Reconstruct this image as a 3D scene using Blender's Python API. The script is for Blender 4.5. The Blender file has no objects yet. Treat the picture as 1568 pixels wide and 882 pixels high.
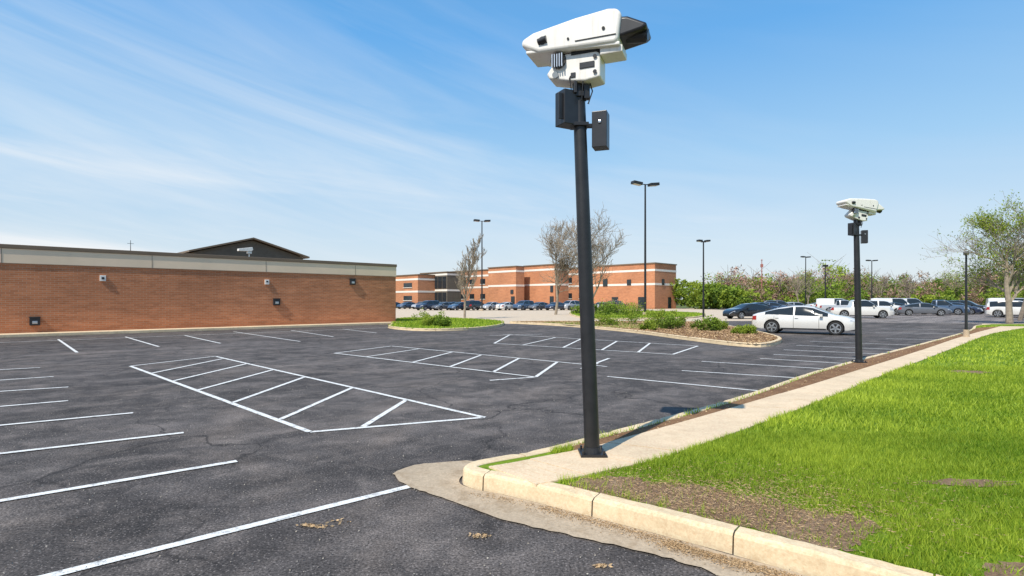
import bpy, math, random
import numpy as np
from mathutils import Vector, Matrix
random.seed(7); rng=np.random.default_rng(7)
scene=bpy.context.scene
COL=scene.collection

# ------------------------------------------------------------------ materials
def new_mat(name):
    m=bpy.data.materials.new(name); m.use_nodes=True
    nt=m.node_tree; b=nt.nodes['Principled BSDF']; return m,nt,b
def lnk(nt,a,b): nt.links.new(a,b)
def coord(nt): 
    n=nt.nodes.new('ShaderNodeTexCoord'); return n.outputs['Object']
def noise(nt,vec,scale,detail=4,rough=.6,dist=0):
    n=nt.nodes.new('ShaderNodeTexNoise'); n.inputs['Scale'].default_value=scale
    n.inputs['Detail'].default_value=detail; n.inputs['Roughness'].default_value=rough
    n.inputs['Distortion'].default_value=dist
    lnk(nt,vec,n.inputs['Vector']); return n.outputs['Fac']
def ramp(nt,fac,stops):
    n=nt.nodes.new('ShaderNodeValToRGB'); e=n.color_ramp.elements
    while len(e)<len(stops): e.new(.5)
    for i,(p,c) in enumerate(stops):
        e[i].position=p; e[i].color=(*c,1) if len(c)==3 else c
    lnk(nt,fac,n.inputs['Fac']); return n.outputs['Color']
def mix(nt,fac,a,b,mode='MIX'):
    n=nt.nodes.new('ShaderNodeMix'); n.data_type='RGBA'; n.blend_type=mode
    for s,v in ((0,fac),(6,a),(7,b)):
        if isinstance(v,bpy.types.NodeSocket): lnk(nt,v,n.inputs[s])
        elif s==0: n.inputs[0].default_value=v
        else: n.inputs[s].default_value=(*v,1)
    return n.outputs[2]
def bump(nt,b,h,strength=.3,dist=.01):
    n=nt.nodes.new('ShaderNodeBump'); n.inputs['Strength'].default_value=strength
    n.inputs['Distance'].default_value=dist
    lnk(nt,h,n.inputs['Height']); lnk(nt,n.outputs['Normal'],b.inputs['Normal'])
def g3(v): return (v,v,v)
def simple(name,c,rough=.6,metal=0,var=.12,scale=3,coat=0,bs=0):
    m,nt,b=new_mat(name); v=coord(nt)
    f=noise(nt,v,scale)
    lo=tuple(x*(1-var) for x in c); hi=tuple(min(1,x*(1+var)) for x in c)
    lnk(nt,ramp(nt,f,[(.3,lo),(.7,hi)]),b.inputs['Base Color'])
    b.inputs['Roughness'].default_value=rough; b.inputs['Metallic'].default_value=metal
    b.inputs['Coat Weight'].default_value=coat
    if bs: bump(nt,b,noise(nt,v,scale*12),bs,.01)
    return m
def weathered(name,c,grime,amt=.55):
    m,nt,b=new_mat(name); v=coord(nt)
    mp=nt.nodes.new('ShaderNodeMapping'); mp.inputs['Scale'].default_value=(22,22,2.0); lnk(nt,v,mp.inputs[0])
    s=ramp(nt,noise(nt,mp.outputs[0],1,5,.7),[(.52,g3(0)),(.8,g3(amt))])
    a=ramp(nt,noise(nt,v,4,4,.6),[(.3,tuple(x*.92 for x in c)),(.7,c)])
    lnk(nt,mix(nt,s,a,grime),b.inputs['Base Color']); b.inputs['Roughness'].default_value=.38
    b.inputs['Coat Weight'].default_value=.15
    return m
def tinted(name,c1,c2,rough=.7,trans=0.0):
    m,nt,b=new_mat(name)
    a=nt.nodes.new('ShaderNodeAttribute'); a.attribute_name='tint'
    lnk(nt,mix(nt,a.outputs['Fac'],c1,c2),b.inputs['Base Color'])
    b.inputs['Roughness'].default_value=rough
    b.inputs['Specular IOR Level'].default_value=.25
    if trans:
        t=nt.nodes.new('ShaderNodeBsdfTranslucent'); lnk(nt,mix(nt,a.outputs['Fac'],c1,c2),t.inputs['Color'])
        ms=nt.nodes.new('ShaderNodeMixShader'); ms.inputs[0].default_value=trans
        lnk(nt,b.outputs[0],ms.inputs[1]); lnk(nt,t.outputs[0],ms.inputs[2])
        lnk(nt,ms.outputs[0],nt.nodes['Material Output'].inputs['Surface'])
    return m

def asphalt_mat(name,base,tone=(1.14,1.0,.94)):
    m,nt,b=new_mat(name); v=coord(nt)
    T=lambda k,w=(1,1,1): tuple(base*k*t*u for t,u in zip(tone,w))
    big=noise(nt,v,.16,3,.65,.8); mid=noise(nt,v,1.3,4,.7,.3); fine=noise(nt,v,55,2,.75)
    c=ramp(nt,big,[(.35,T(.75)),(.65,T(1.35))])
    c=mix(nt,.8,c,ramp(nt,mid,[(.3,g3(.27)),(.72,g3(.8))]),'OVERLAY')
    st=ramp(nt,noise(nt,v,2.6,6,.78,.5),[(.47,g3(0)),(.70,g3(.6))])
    c=mix(nt,st,c,T(2.7,(1.04,1,.95)))
    st2=ramp(nt,noise(nt,v,.45,6,.72,.8),[(.50,g3(0)),(.70,g3(.5))])
    c=mix(nt,st2,c,T(2.7,(1.08,1,.90)))
    mp2=nt.nodes.new('ShaderNodeMapping'); mp2.inputs['Rotation'].default_value=(0,0,math.radians(-44))
    lnk(nt,v,mp2.inputs[0])
    mp3=nt.nodes.new('ShaderNodeMapping'); mp3.inputs['Scale'].default_value=(.06,.9,1); lnk(nt,mp2.outputs[0],mp3.inputs[0])
    c=mix(nt,.8,c,ramp(nt,noise(nt,mp3.outputs[0],1.2,3,.6),[(.35,g3(.33)),(.65,g3(.66))]),'OVERLAY')
    c=mix(nt,.9,c,ramp(nt,fine,[(.32,g3(.14)),(.5,g3(.5)),(.68,g3(.92))]),'OVERLAY')
    vo=nt.nodes.new('ShaderNodeTexVoronoi'); vo.feature='DISTANCE_TO_EDGE'; vo.inputs['Scale'].default_value=.33
    mp=nt.nodes.new('ShaderNodeVectorMath'); mp.operation='ADD'
    nn=nt.nodes.new('ShaderNodeTexNoise'); nn.inputs['Scale'].default_value=1.2; nn.inputs['Detail'].default_value=4
    lnk(nt,v,nn.inputs['Vector']); lnk(nt,v,mp.inputs[0]); lnk(nt,nn.outputs['Color'],mp.inputs[1])
    lnk(nt,mp.outputs[0],vo.inputs['Vector'])
    cr=ramp(nt,vo.outputs['Distance'],[(.0,g3(1)),(.010,g3(0))])
    gate=ramp(nt,noise(nt,v,.15,2),[(.42,g3(0)),(.5,g3(.85))])
    c=mix(nt,mix(nt,1.0,cr,gate,'MULTIPLY'),c,T(.3))
    oil=ramp(nt,noise(nt,v,.9,3,.5),[(.64,g3(0)),(.74,g3(.6))])
    c=mix(nt,oil,c,T(.45))
    sp=nt.nodes.new('ShaderNodeTexVoronoi'); sp.inputs['Scale'].default_value=38; lnk(nt,v,sp.inputs['Vector'])
    spk=ramp(nt,sp.outputs['Distance'],[(.12,g3(.7)),(.27,g3(0))])
    c=mix(nt,spk,c,T(4.2))
    lnk(nt,c,b.inputs['Base Color']); b.inputs['Roughness'].default_value=.85
    b.inputs['Specular IOR Level'].default_value=.25
    bump(nt,b,fine,.8,.006)
    return m

def concrete_mat(name,c,stain=.5):
    m,nt,b=new_mat(name); v=coord(nt)
    a=ramp(nt,noise(nt,v,1.3,5,.7),[(.3,tuple(x*.8 for x in c)),(.65,c)])
    f=noise(nt,v,45,3,.7)
    a=mix(nt,.5,a,ramp(nt,f,[(.3,g3(.3)),(.7,g3(.7))]),'OVERLAY')
    s=ramp(nt,noise(nt,v,4.5,5,.75,.5),[(.50,g3(0)),(.73,g3(stain))])
    a=mix(nt,s,a,(c[0]*.5,c[1]*.42,c[2]*.32))
    lnk(nt,a,b.inputs['Base Color']); b.inputs['Roughness'].default_value=.85
    bump(nt,b,f,.4,.004)
    return m
def paint_line_mat():
    m,nt,b=new_mat('road_paint'); v=coord(nt)
    w=noise(nt,v,9,5,.8); w2=noise(nt,v,70,3,.8)
    c=ramp(nt,w,[(.33,g3(.26)),(.48,(.80,.79,.76))])
    k=ramp(nt,w2,[(.33,g3(.2)),(.44,g3(1))])
    lnk(nt,mix(nt,1.0,c,k,'MULTIPLY'),b.inputs['Base Color']); b.inputs['Roughness'].default_value=.7
    return m
def brick_mat(name,c1,c2,mortar,bw=.3,bh=.1,streak=.7):
    m,nt,b=new_mat(name); v=coord(nt)
    s=nt.nodes.new('ShaderNodeSeparateXYZ'); lnk(nt,v,s.inputs[0])
    ad=nt.nodes.new('ShaderNodeMath'); ad.operation='ADD'; lnk(nt,s.outputs[0],ad.inputs[0]); lnk(nt,s.outputs[1],ad.inputs[1])
    cb=nt.nodes.new('ShaderNodeCombineXYZ'); lnk(nt,ad.outputs[0],cb.inputs[0]); lnk(nt,s.outputs[2],cb.inputs[1])
    br=nt.nodes.new('ShaderNodeTexBrick'); lnk(nt,cb.outputs[0],br.inputs['Vector'])
    br.inputs['Scale'].default_value=1; br.inputs['Brick Width'].default_value=bw; br.inputs['Row Height'].default_value=bh
    br.inputs['Mortar Size'].default_value=.009; br.inputs['Mortar Smooth'].default_value=.2
    br.inputs['Color1'].default_value=(*c1,1); br.inputs['Color2'].default_value=(*c2,1); br.inputs['Mortar'].default_value=(*mortar,1)
    mp=nt.nodes.new('ShaderNodeMapping'); mp.inputs['Scale'].default_value=(.35,2.2,1); lnk(nt,cb.outputs[0],mp.inputs[0])
    n=noise(nt,mp.outputs[0],1.6,6,.7)
    c=mix(nt,streak,br.outputs['Color'],ramp(nt,n,[(.3,g3(.33)),(.7,g3(.66))]),'OVERLAY')
    c=mix(nt,.5,c,ramp(nt,noise(nt,cb.outputs[0],.22,4,.6),[(.35,g3(.38)),(.65,g3(.6))]),'OVERLAY')
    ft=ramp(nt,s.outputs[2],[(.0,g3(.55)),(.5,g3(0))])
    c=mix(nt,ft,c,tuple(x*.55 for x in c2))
    lnk(nt,c,b.inputs['Base Color']); b.inputs['Roughness'].default_value=.9
    bump(nt,b,br.outputs['Fac'],.3,-.01)
    return m
def ground_mat(name,c1,c2,c3,s1=.6,s2=14,bs=.5):
    m,nt,b=new_mat(name); v=coord(nt)
    c=ramp(nt,noise(nt,v,s1,5,.65),[(.3,c1),(.6,c2),(.8,c3)])
    f=noise(nt,v,s2,4,.75)
    c=mix(nt,.7,c,ramp(nt,f,[(.3,g3(.25)),(.7,g3(.75))]),'OVERLAY')
    lnk(nt,c,b.inputs['Base Color']); b.inputs['Roughness'].default_value=.95
    b.inputs['Specular IOR Level'].default_value=.15
    bump(nt,b,f,bs,.03)
    return m

M={}
M['asphalt']=asphalt_mat('asphalt',.063)
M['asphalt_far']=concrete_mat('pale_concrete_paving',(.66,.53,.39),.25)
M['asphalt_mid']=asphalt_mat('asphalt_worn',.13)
M['line']=paint_line_mat()
M['kerb']=concrete_mat('kerb_concrete',(.78,.61,.39),.45)
M['gutter']=concrete_mat('gutter_concrete',(.50,.39,.27),.75)
M['path']=concrete_mat('path_concrete',(.78,.60,.40),.35)
M['lawn']=ground_mat('lawn_turf',(.12,.19,.015),(.18,.27,.02),(.30,.31,.07),.5)
M['field']=ground_mat('field',(.10,.12,.04),(.13,.16,.05),(.2,.18,.09),.05,2)
M['mulch']=ground_mat('mulch',(.20,.105,.055),(.30,.17,.09),(.40,.26,.14),2,30,1)
M['dirt']=ground_mat('dirt',(.24,.15,.09),(.34,.225,.145),(.46,.34,.23),3,40,1)
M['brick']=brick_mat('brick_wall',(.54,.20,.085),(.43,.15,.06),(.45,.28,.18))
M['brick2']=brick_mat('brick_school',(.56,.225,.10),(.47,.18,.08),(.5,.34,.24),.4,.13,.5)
M['band']=simple('beige_panel',(.86,.66,.46),.8,0,.06,.6)
M['coping']=simple('metal_coping',(.20,.14,.09),.5,.2,.1,.5)
M['white_trim']=simple('white_trim',(.80,.74,.66),.8,0,.05,1)
M['roofgrey']=simple('shingle_roof',(.13,.11,.085),.9,0,.15,2)
M['black']=simple('black_powder_coat',(.018,.018,.02),.42,0,.3,6,bs=.05)
M['blackplastic']=simple('black_plastic',(.022,.022,.025),.35,0,.3,5)
M['whitemetal']=weathered('white_enamel',(.86,.82,.76),(.45,.38,.30),.45)
M['bark']=simple('bark_grey',(.22,.18,.14),.95,0,.3,5,bs=.5)
M['bark_light']=simple('bark_light',(.29,.235,.175),.95,0,.25,5)
M['glass']=simple('dark_glass',(.02,.028,.035),.06,0,.1,1)
M['tire']=simple('tyre_rubber',(.02,.02,.02),.85,0,.2,9)
M['rim']=simple('alloy',(.55,.56,.58),.3,.9,.05,3)
M['darkgap']=simple('dark_gap',(.012,.012,.013),.7,0,.1,3)
M['headlight']=simple('headlamp',(.5,.52,.55),.1,.3,.05,3)
M['tail']=simple('tail_lamp',(.35,.02,.015),.2,0,.05,3)
M['leaf_spring']=tinted('leaf_spring',(.14,.22,.02),(.40,.48,.06),.6,.35)
M['leaf_green']=tinted('leaf_green',(.06,.11,.012),(.26,.37,.04),.6,.25)
M['leaf_brown']=tinted('twigs_brown',(.16,.095,.06),(.38,.26,.18),.8)
M['leaf_pink']=tinted('blossom_twigs',(.26,.13,.09),(.52,.34,.26),.8)
M['grass']=tinted('grass_blade',(.11,.22,.010),(.52,.62,.06),.55,.3)
M['straw']=tinted('straw',(.24,.15,.07),(.60,.42,.24),.8)
M['pebble']=tinted('pebbles',(.10,.09,.08),(.5,.45,.38),.9)
M['lens']=simple('lens_glass',(.01,.012,.02),.03,0,.1,3)
M['redmast']=simple('mast_red',(.4,.15,.12),.6)

# ------------------------------------------------------------------ mesh helpers
def obj_from(name,verts,faces,mats,fm=None,parent=None,smooth=None,loc=(0,0,0),rotz=0):
    me=bpy.data.meshes.new(name); me.from_pydata([tuple(v) for v in verts],[],faces)
    for m in mats: me.materials.append(m)
    if fm is not None: me.polygons.foreach_set('material_index',fm)
    if smooth is not None:
        me.polygons.foreach_set('use_smooth',[True]*len(me.polygons))
        try: me.set_sharp_from_angle(angle=math.radians(smooth))
        except Exception: pass
    me.update()
    o=bpy.data.objects.new(name,me); COL.objects.link(o)
    o.location=loc; o.rotation_euler=(0,0,rotz)
    if parent: o.parent=parent
    return o
def empty(name,loc=(0,0,0),rot=(0,0,0)):
    e=bpy.data.objects.new(name,None); COL.objects.link(e); e.location=loc; e.rotation_euler=rot
    e.empty_display_size=.3; return e
class MB:
    def __init__(s): s.v=[];s.f=[];s.m=[]
    def add(s,vs,fs,mi=0):
        n=len(s.v); s.v+= [tuple(p) for p in vs]; s.f+=[tuple(i+n for i in f) for f in fs]; s.m+=[mi]*len(fs)
    def box(s,c,d,mi=0,rz=0,R=None):
        x,y,z=[k/2 for k in d]
        vs=[Vector((a*x,b*y,e*z)) for e in(-1,1) for b in(-1,1) for a in(-1,1)]
        if R is None: R=Matrix.Rotation(rz,3,'Z')
        vs=[R@p+Vector(c) for p in vs]
        s.add(vs,[(0,2,3,1),(4,5,7,6),(0,1,5,4),(2,6,7,3),(0,4,6,2),(1,3,7,5)],mi)
    def tube(s,pts,rad,n=8,mi=0,cap=True):
        pts=[Vector(p) for p in pts]; base=len(s.v)
        ref=None
        for i,p in enumerate(pts):
            t=(pts[min(i+1,len(pts)-1)]-pts[max(i-1,0)]).normalized()
            if ref is None: ref=Vector((0,0,1)) if abs(t.z)<.9 else Vector((1,0,0))
            a=t.cross(ref).normalized(); b=t.cross(a).normalized()
            for k in range(n):
                an=2*math.pi*k/n
                s.v.append(tuple(p+(a*math.cos(an)+b*math.sin(an))*rad[i]))
        for i in range(len(pts)-1):
            for k in range(n):
                k2=(k+1)%n
                s.f.append((base+i*n+k,base+i*n+k2,base+(i+1)*n+k2,base+(i+1)*n+k)); s.m.append(mi)
        if cap:
            s.f.append(tuple(base+k for k in range(n))); s.m.append(mi)
            e=base+(len(pts)-1)*n; s.f.append(tuple(e+n-1-k for k in range(n))); s.m.append(mi)
    def prism(s,prof,y0,y1,mi=0):
        n=len(prof); vs=[(x,y0,z) for x,z in prof]+[(x,y1,z) for x,z in prof]
        fs=[tuple(range(n)),tuple(range(2*n-1,n-1,-1))]+[(i,i+n,(i+1)%n+n,(i+1)%n) for i in range(n)]
        s.add(vs,fs,mi)
    def obj(s,name,mats,parent=None,smooth=None,bevel=0,seg=2,**k):
        o=obj_from(name,s.v,s.f,mats,s.m,parent,smooth,**k)
        if bevel:
            b=o.modifiers.new('bevel','BEVEL'); b.width=bevel; b.segments=seg; b.limit_method='ANGLE'
        return o
def sheet(name,pts,z,mat,parent=None):
    return obj_from(name,[(x,y,z) for x,y in pts],[tuple(range(len(pts)))],[mat],None,parent)
def quads_obj(name,V,tint,mat,parent=None,k=4):
    N=len(V); me=bpy.data.meshes.new(name)
    me.vertices.add(N*k); me.vertices.foreach_set('co',V.reshape(-1).astype(np.float32))
    me.loops.add(N*k); me.loops.foreach_set('vertex_index',np.arange(N*k,dtype=np.int32))
    me.polygons.add(N); me.polygons.foreach_set('loop_start',np.arange(0,N*k,k,dtype=np.int32))
    try: me.polygons.foreach_set('loop_total',np.full(N,k,dtype=np.int32))
    except Exception: pass
    me.update(calc_edges=True)
    at=me.attributes.new('tint','FLOAT','POINT'); at.data.foreach_set('value',np.repeat(tint,k).astype(np.float32))
    me.materials.append(mat)
    o=bpy.data.objects.new(name,me); COL.objects.link(o)
    if parent: o.parent=parent
    return o
def leaf_quads(C,size,flat=False,asp=.6):
    N=len(C); a=rng.normal(size=(N,3)); a/=np.linalg.norm(a,axis=1)[:,None]
    if flat: a[:,2]*=.25
    r=rng.normal(size=(N,3)); b=np.cross(a,r); b/=np.linalg.norm(b,axis=1)[:,None]
    s=(size*rng.uniform(.6,1.3,N))[:,None]
    a=a*s; b=b*s*asp
    return np.stack([C-a,C-b,C+a,C+b],axis=1)
def inpoly(P,poly):
    x,y=P[:,0],P[:,1]; inside=np.zeros(len(P),bool); n=len(poly); j=n-1
    for i in range(n):
        xi,yi=poly[i]; xj,yj=poly[j]
        c=((yi>y)!=(yj>y))&(x<(xj-xi)*(y-yi)/(yj-yi+1e-12)+xi); inside^=c; j=i
    return inside
def smooth_poly(pts,n=6,closed=False):
    out=[];L=len(pts)
    rngi=range(L if closed else L-1)
    for i in rngi:
        g=lambda k: np.array(pts[k%L] if closed else pts[min(max(k,0),L-1)],float)
        p0,p1,p2,p3=g(i-1),g(i),g(i+1),g(i+2)
        for k in range(n):
            t=k/n; out.append(tuple(.5*((2*p1)+(-p0+p2)*t+(2*p0-5*p1+4*p2-p3)*t*t+(-p0+3*p1-3*p2+p3)*t**3)))
    if not closed: out.append(tuple(pts[-1]))
    return out
def offset(pts,d,closed=False):
    out=[];L=len(pts)
    for i,p in enumerate(pts):
        a=pts[(i-1)%L] if closed or i>0 else pts[i]; b=pts[(i+1)%L] if closed or i<L-1 else pts[i]
        t=np.array(b,float)-np.array(a,float); t/=np.linalg.norm(t)+1e-9
        out.append((p[0]-t[1]*d,p[1]+t[0]*d))
    return out
def kerb(name,line,side=1,w=.15,h=.15,closed=False,seg=1.07,gap=.012,mat=None,parent=None):
    P=[np.array(p,float) for p in line]
    if closed: P.append(P[0])
    d=[0]
    for i in range(1,len(P)): d.append(d[-1]+np.linalg.norm(P[i]-P[i-1]))
    tot=d[-1]
    def at(s):
        s=min(max(s,0),tot); i=min(int(np.searchsorted(d,s,side='right'))-1,len(P)-2); i=max(i,0)
        u=(s-d[i])/(d[i+1]-d[i]+1e-9); return P[i]+(P[i+1]-P[i])*u
    prof=[(0,-.05),(.012,h*.8),(.02,h*.92),(.04,h),(w-.01,h),(w,h-.01),(w,-.05)]
    mb=MB(); s=0
    while s<tot-.02:
        e=min(s+seg,tot); a=s+gap/2; b=e-gap/2
        jz=random.uniform(-.004,.003); jo=random.uniform(-.004,.004)
        ns=max(2,int((b-a)/.08)+1) if seg<1.5 else max(2,int((b-a)/.3)+1)
        base=len(mb.v)
        for k in range(ns):
            q=a+(b-a)*k/(ns-1); p=at(q); t=at(q+.05)-at(q-.05); t/=np.linalg.norm(t)+1e-9
            n=np.array((-t[1],t[0]))*side
            chip=-.014*random.random() if (k in(0,ns-1) or random.random()<.07) else 0
            for i,(o,z) in enumerate(prof):
                w1=random.uniform(-.0022,.0022) if 0<i<5 else 0
                cc=chip if i in(2,3) else 0
                mb.v.append((p[0]+n[0]*(o+jo+w1-cc*.5),p[1]+n[1]*(o+jo+w1-cc*.5),z+jz+w1+cc))
        m=len(prof)
        for k in range(ns-1):
            for j in range(m-1):
                mb.f.append((base+k*m+j,base+(k+1)*m+j,base+(k+1)*m+j+1,base+k*m+j+1)); mb.m.append(0)
        mb.f.append(tuple(base+j for j in range(m))); mb.m.append(0)
        mb.f.append(tuple(base+(ns-1)*m+j for j in range(m))); mb.m.append(0)
        s=e
    return mb.obj(name,[mat or M['kerb']],parent)

# ------------------------------------------------------------------ ground
sheet('ground',[(-900,-900),(900,-900),(900,900),(-900,900)],-.02,M['field'])
sheet('parking_lot',[(-90,-30),(90,-30),(120,125),(-90,125)],0.0,M['asphalt'])
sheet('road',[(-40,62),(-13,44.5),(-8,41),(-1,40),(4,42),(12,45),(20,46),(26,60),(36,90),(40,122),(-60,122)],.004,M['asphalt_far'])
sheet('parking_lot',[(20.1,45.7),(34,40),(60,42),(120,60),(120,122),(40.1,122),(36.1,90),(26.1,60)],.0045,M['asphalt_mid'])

W=.085
lines=[((-4.9,1.65),(-.919,5.07)),((-7.5,2.1),(-2.9,5.85)),((-9,3.9),(-4.2,7.1)),((-10.3,5.25),(-5.7,8.35)),
((-11.6,6.3),(-7.5,9.38)),((-13,8.2),(-8.68,10.86)),((-14.2,9.0),(-10.2,12.35)),((-16.5,10.4),(-11.9,14.0)),
((-19.7,24.1),(-14.15,18.06)),((-17.97,25.8),(-12.95,20.35)),((-15.77,26.76),(-11.5,21.9)),((-15.1,30.1),(-8.74,22.9)),
((-12.5,31.4),(-8.3,25.8)),((-10,32.8),(-7.04,28.9)),((-22.6,21.6),(-17.3,15.9)),
((-9.83,14.3),(-8.97,16.8)),((-8.97,16.8),(-.4,8.04)),((-9.83,14.3),(-2.6,7.15)),((-2.6,7.15),(-.4,8.04)),
((-8.38,12.9),(-8.4,16.1)),((-7.13,11.7),(-7.1,14.85)),((-5.93,10.45),(-5.83,13.5)),((-4.63,9.2),(-4.59,12.25)),((-3.3,7.9),(-3.1,10.75)),((-2.0,7.45),(-1.8,9.45)),
((-4.47,20.6),(2.43,14.2)),((-5.69,17.8),(-4.47,20.6)),((-5.69,17.8),(.52,12.25)),((.52,12.25),(1.23,15.2)),
((-4.37,16.7),(-3.26,19.4)),((-2.72,15.2),(-1.97,18.2)),((-1.58,14.2),(-.96,17.2)),((-.45,13.1),(.2,16.2)),
((-.47,11.75),(.52,12.25)),((1.72,13.76),(2.3,14.9)),((2.1,14.6),(2.83,16.2)),
((-.7,21.9),(5.04,17.4)),((-.46,27.8),(6.9,20.6)),((.425,21.1),(1.97,25.3)),((1.85,20.0),(3,24.3)),((3.08,19.0),(4.34,23.0)),((4.11,18.1),(5.44,21.9)),
((5.04,17.4),(6.9,20.6)),((-1.07,26.8),(1.5,27.8)),((-.7,21.9),(-.1,27.4)),
((2.12,12.35),(4.6,10.4)),((4.1,13.4),(6.39,12.04)),((5.26,15.4),(7.7,13.76)),((7.24,16.2),(8.9,14.9)),((8.2,17.4),(10.3,16.05)),
((9.3,19),(11.8,17.4)),((10.7,20.9),(13.4,19)),((12.3,22.9),(15.3,20.9)),((16.5,24.5),(18.8,23.8)),((19,29),(23,28.2)),((22,33),(26,32)),
((-20.6,22.1),(-6.6,35.7)),
]
mb=MB()
for (a,b) in lines:
    a=np.array(a);b=np.array(b);t=(b-a)/np.linalg.norm(b-a);n=np.array((-t[1],t[0]))*W/2
    L=np.linalg.norm(b-a);k=max(1,int(L/.12))
    zz=.008+.0015*(len(mb.f)%3)
    pts=[]
    for i in range(k+1):
        p=a+(b-a)*i/k; j1=random.uniform(.92,1.05);j2=random.uniform(.92,1.05)
        pts+= [(p[0]+n[0]*j1,p[1]+n[1]*j1,zz),(p[0]-n[0]*j2,p[1]-n[1]*j2,zz)]
    mb.add(pts,[(2*i,2*i+1,2*i+3,2*i+2) for i in range(k)])
mb.obj('parking_bay_markings',[M['line']])

# ------------------------------------------------------------------ right verge
K=[(9,-2.3),(6,.1),(3,2.49),(1.837,3.42),(1.197,3.93),(.339,4.57),(-.05,4.84),(-.33,5.0),(-.46,5.15),(-.42,5.34),(-.2,5.52),(.2,5.78),(.8,6.3),(3.5,8.85),(7.9,13.5),(18.2,23.4),(24.4,29.6),(28.5,34.2),(31,36.2),(35,37),(70,37.5)]
Ks=smooth_poly(K,5)
kerb('kerb',Ks,side=-1)
lawn_poly=offset(Ks,-.09)+[(70,-30),(12,-8)]
sheet('lawn',lawn_poly,.135,M['lawn'])
gout=[(6.0,-.7),(3,1.75),(1.55,3.0),(1.27,3.42),(.94,3.70),(.45,3.98),(-.02,4.25),(-.5,4.66),(-.912,5.03),(-1.15,5.42),(-.95,5.72),(-.5,5.86)]
gin=[(6.3,-.2),(3,2.43),(1.837,3.38),(1.4,3.72),(1.197,3.89),(.339,4.53),(-.05,4.80),(-.33,4.96),(-.48,5.12),(-.47,5.36),(-.3,5.55),(-.1,5.72)]
go=smooth_poly(gout,8);gi=smooth_poly(gin,8)
go=[(x+random.uniform(-.015,.015),y+random.uniform(-.015,.015)) for x,y in go]
mb=MB()
mb.add([(x,y,.012) for x,y in go]+[(x,y,.014) for x,y in gi],[(i,i+1,len(go)+i+1,len(go)+i) for i in range(len(go)-1)])
mb.obj('gutter',[M['gutter']])
pl=smooth_poly([(-.22,5.18),(.45,5.62),(1.2,6.2),(4.12,8.92),(6.3,11.0),(12.65,17.2),(20,24.5),(29.3,33.3)],8)
pr=smooth_poly([(.2,4.68),(1.0,5.15),(1.9,5.85),(4.97,8.78),(7.27,11.1),(15.0,18.7),(22.5,26.0),(31,33.0)],8)
mb=MB()
def interp(pts,t):
    f=t*(len(pts)-1); i=min(int(f),len(pts)-2); u=f-i
    return np.array(pts[i])*(1-u)+np.array(pts[i+1])*u
ns=34
tt=[ (k/ns)**1.25 for k in range(ns+1)]
for k in range(ns):
    g=.0004/(.3+tt[k]*6)
    a,b=tt[k]+g,tt[k+1]-g; dz=random.uniform(-.003,.003)
    q=[interp(pl,a),interp(pr,a),interp(pr,b),interp(pl,b)]
    vs=[(p[0],p[1],.10) for p in q]+[(p[0],p[1],.150+dz) for p in q]
    mb.add(vs,[(4,5,6,7),(0,1,5,4),(1,2,6,5),(2,3,7,6),(3,0,4,7)])
mb.obj('footpath',[M['path']])
path_poly=pl+pr[::-1]
Lfar=[p for p in Ks if p[0]>.5 and p[1]>5.7 and p[0]<27]
Lin=offset(Lfar,-.16)
mul=Lin+[p for p in pl[::-1] if p[0]>.6]
sheet('mulch_strip',mul,.141,M['mulch'])
dirt=[(.50,4.62),(.62,4.86),(1.0,4.90),(1.25,4.74),(1.5,4.72),(1.79,4.50),(2.0,4.40),(2.19,4.15),(2.5,4.05),(2.48,3.78),(2.25,3.58),(2.05,3.45),(1.9,3.56),(1.4,3.96),(.9,4.34)]
ds=smooth_poly(dirt,9,True); ds=[(x+random.uniform(-.04,.04),y+random.uniform(-.04,.04)) for x,y in ds]
sheet('bare_soil',ds,.141,M['dirt'])
patches=[ds]
for (cx,cy,rx,ry) in [(3.9,4.75,.42,.10),(10.0,12.1,.45,.3),(4.6,4.5,.3,.08),(2.95,3.2,.25,.12)]:
    pp=[(cx+rx*math.cos(a)*random.uniform(.6,1.3),cy+ry*math.sin(a)*random.uniform(.6,1.3)) for a in np.linspace(0,6.28,30)[:-1]]
    sheet('bare_soil',pp,.1415,M['dirt']); patches.append(pp)
def near(P,poly,r):
    q=np.array(poly)[::2]; d=np.full(len(P),1e9)
    for a in q: d=np.minimum(d,(P[:,0]-a[0])**2+(P[:,1]-a[1])**2)
    return np.clip(np.sqrt(d)/r,0,1)
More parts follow.
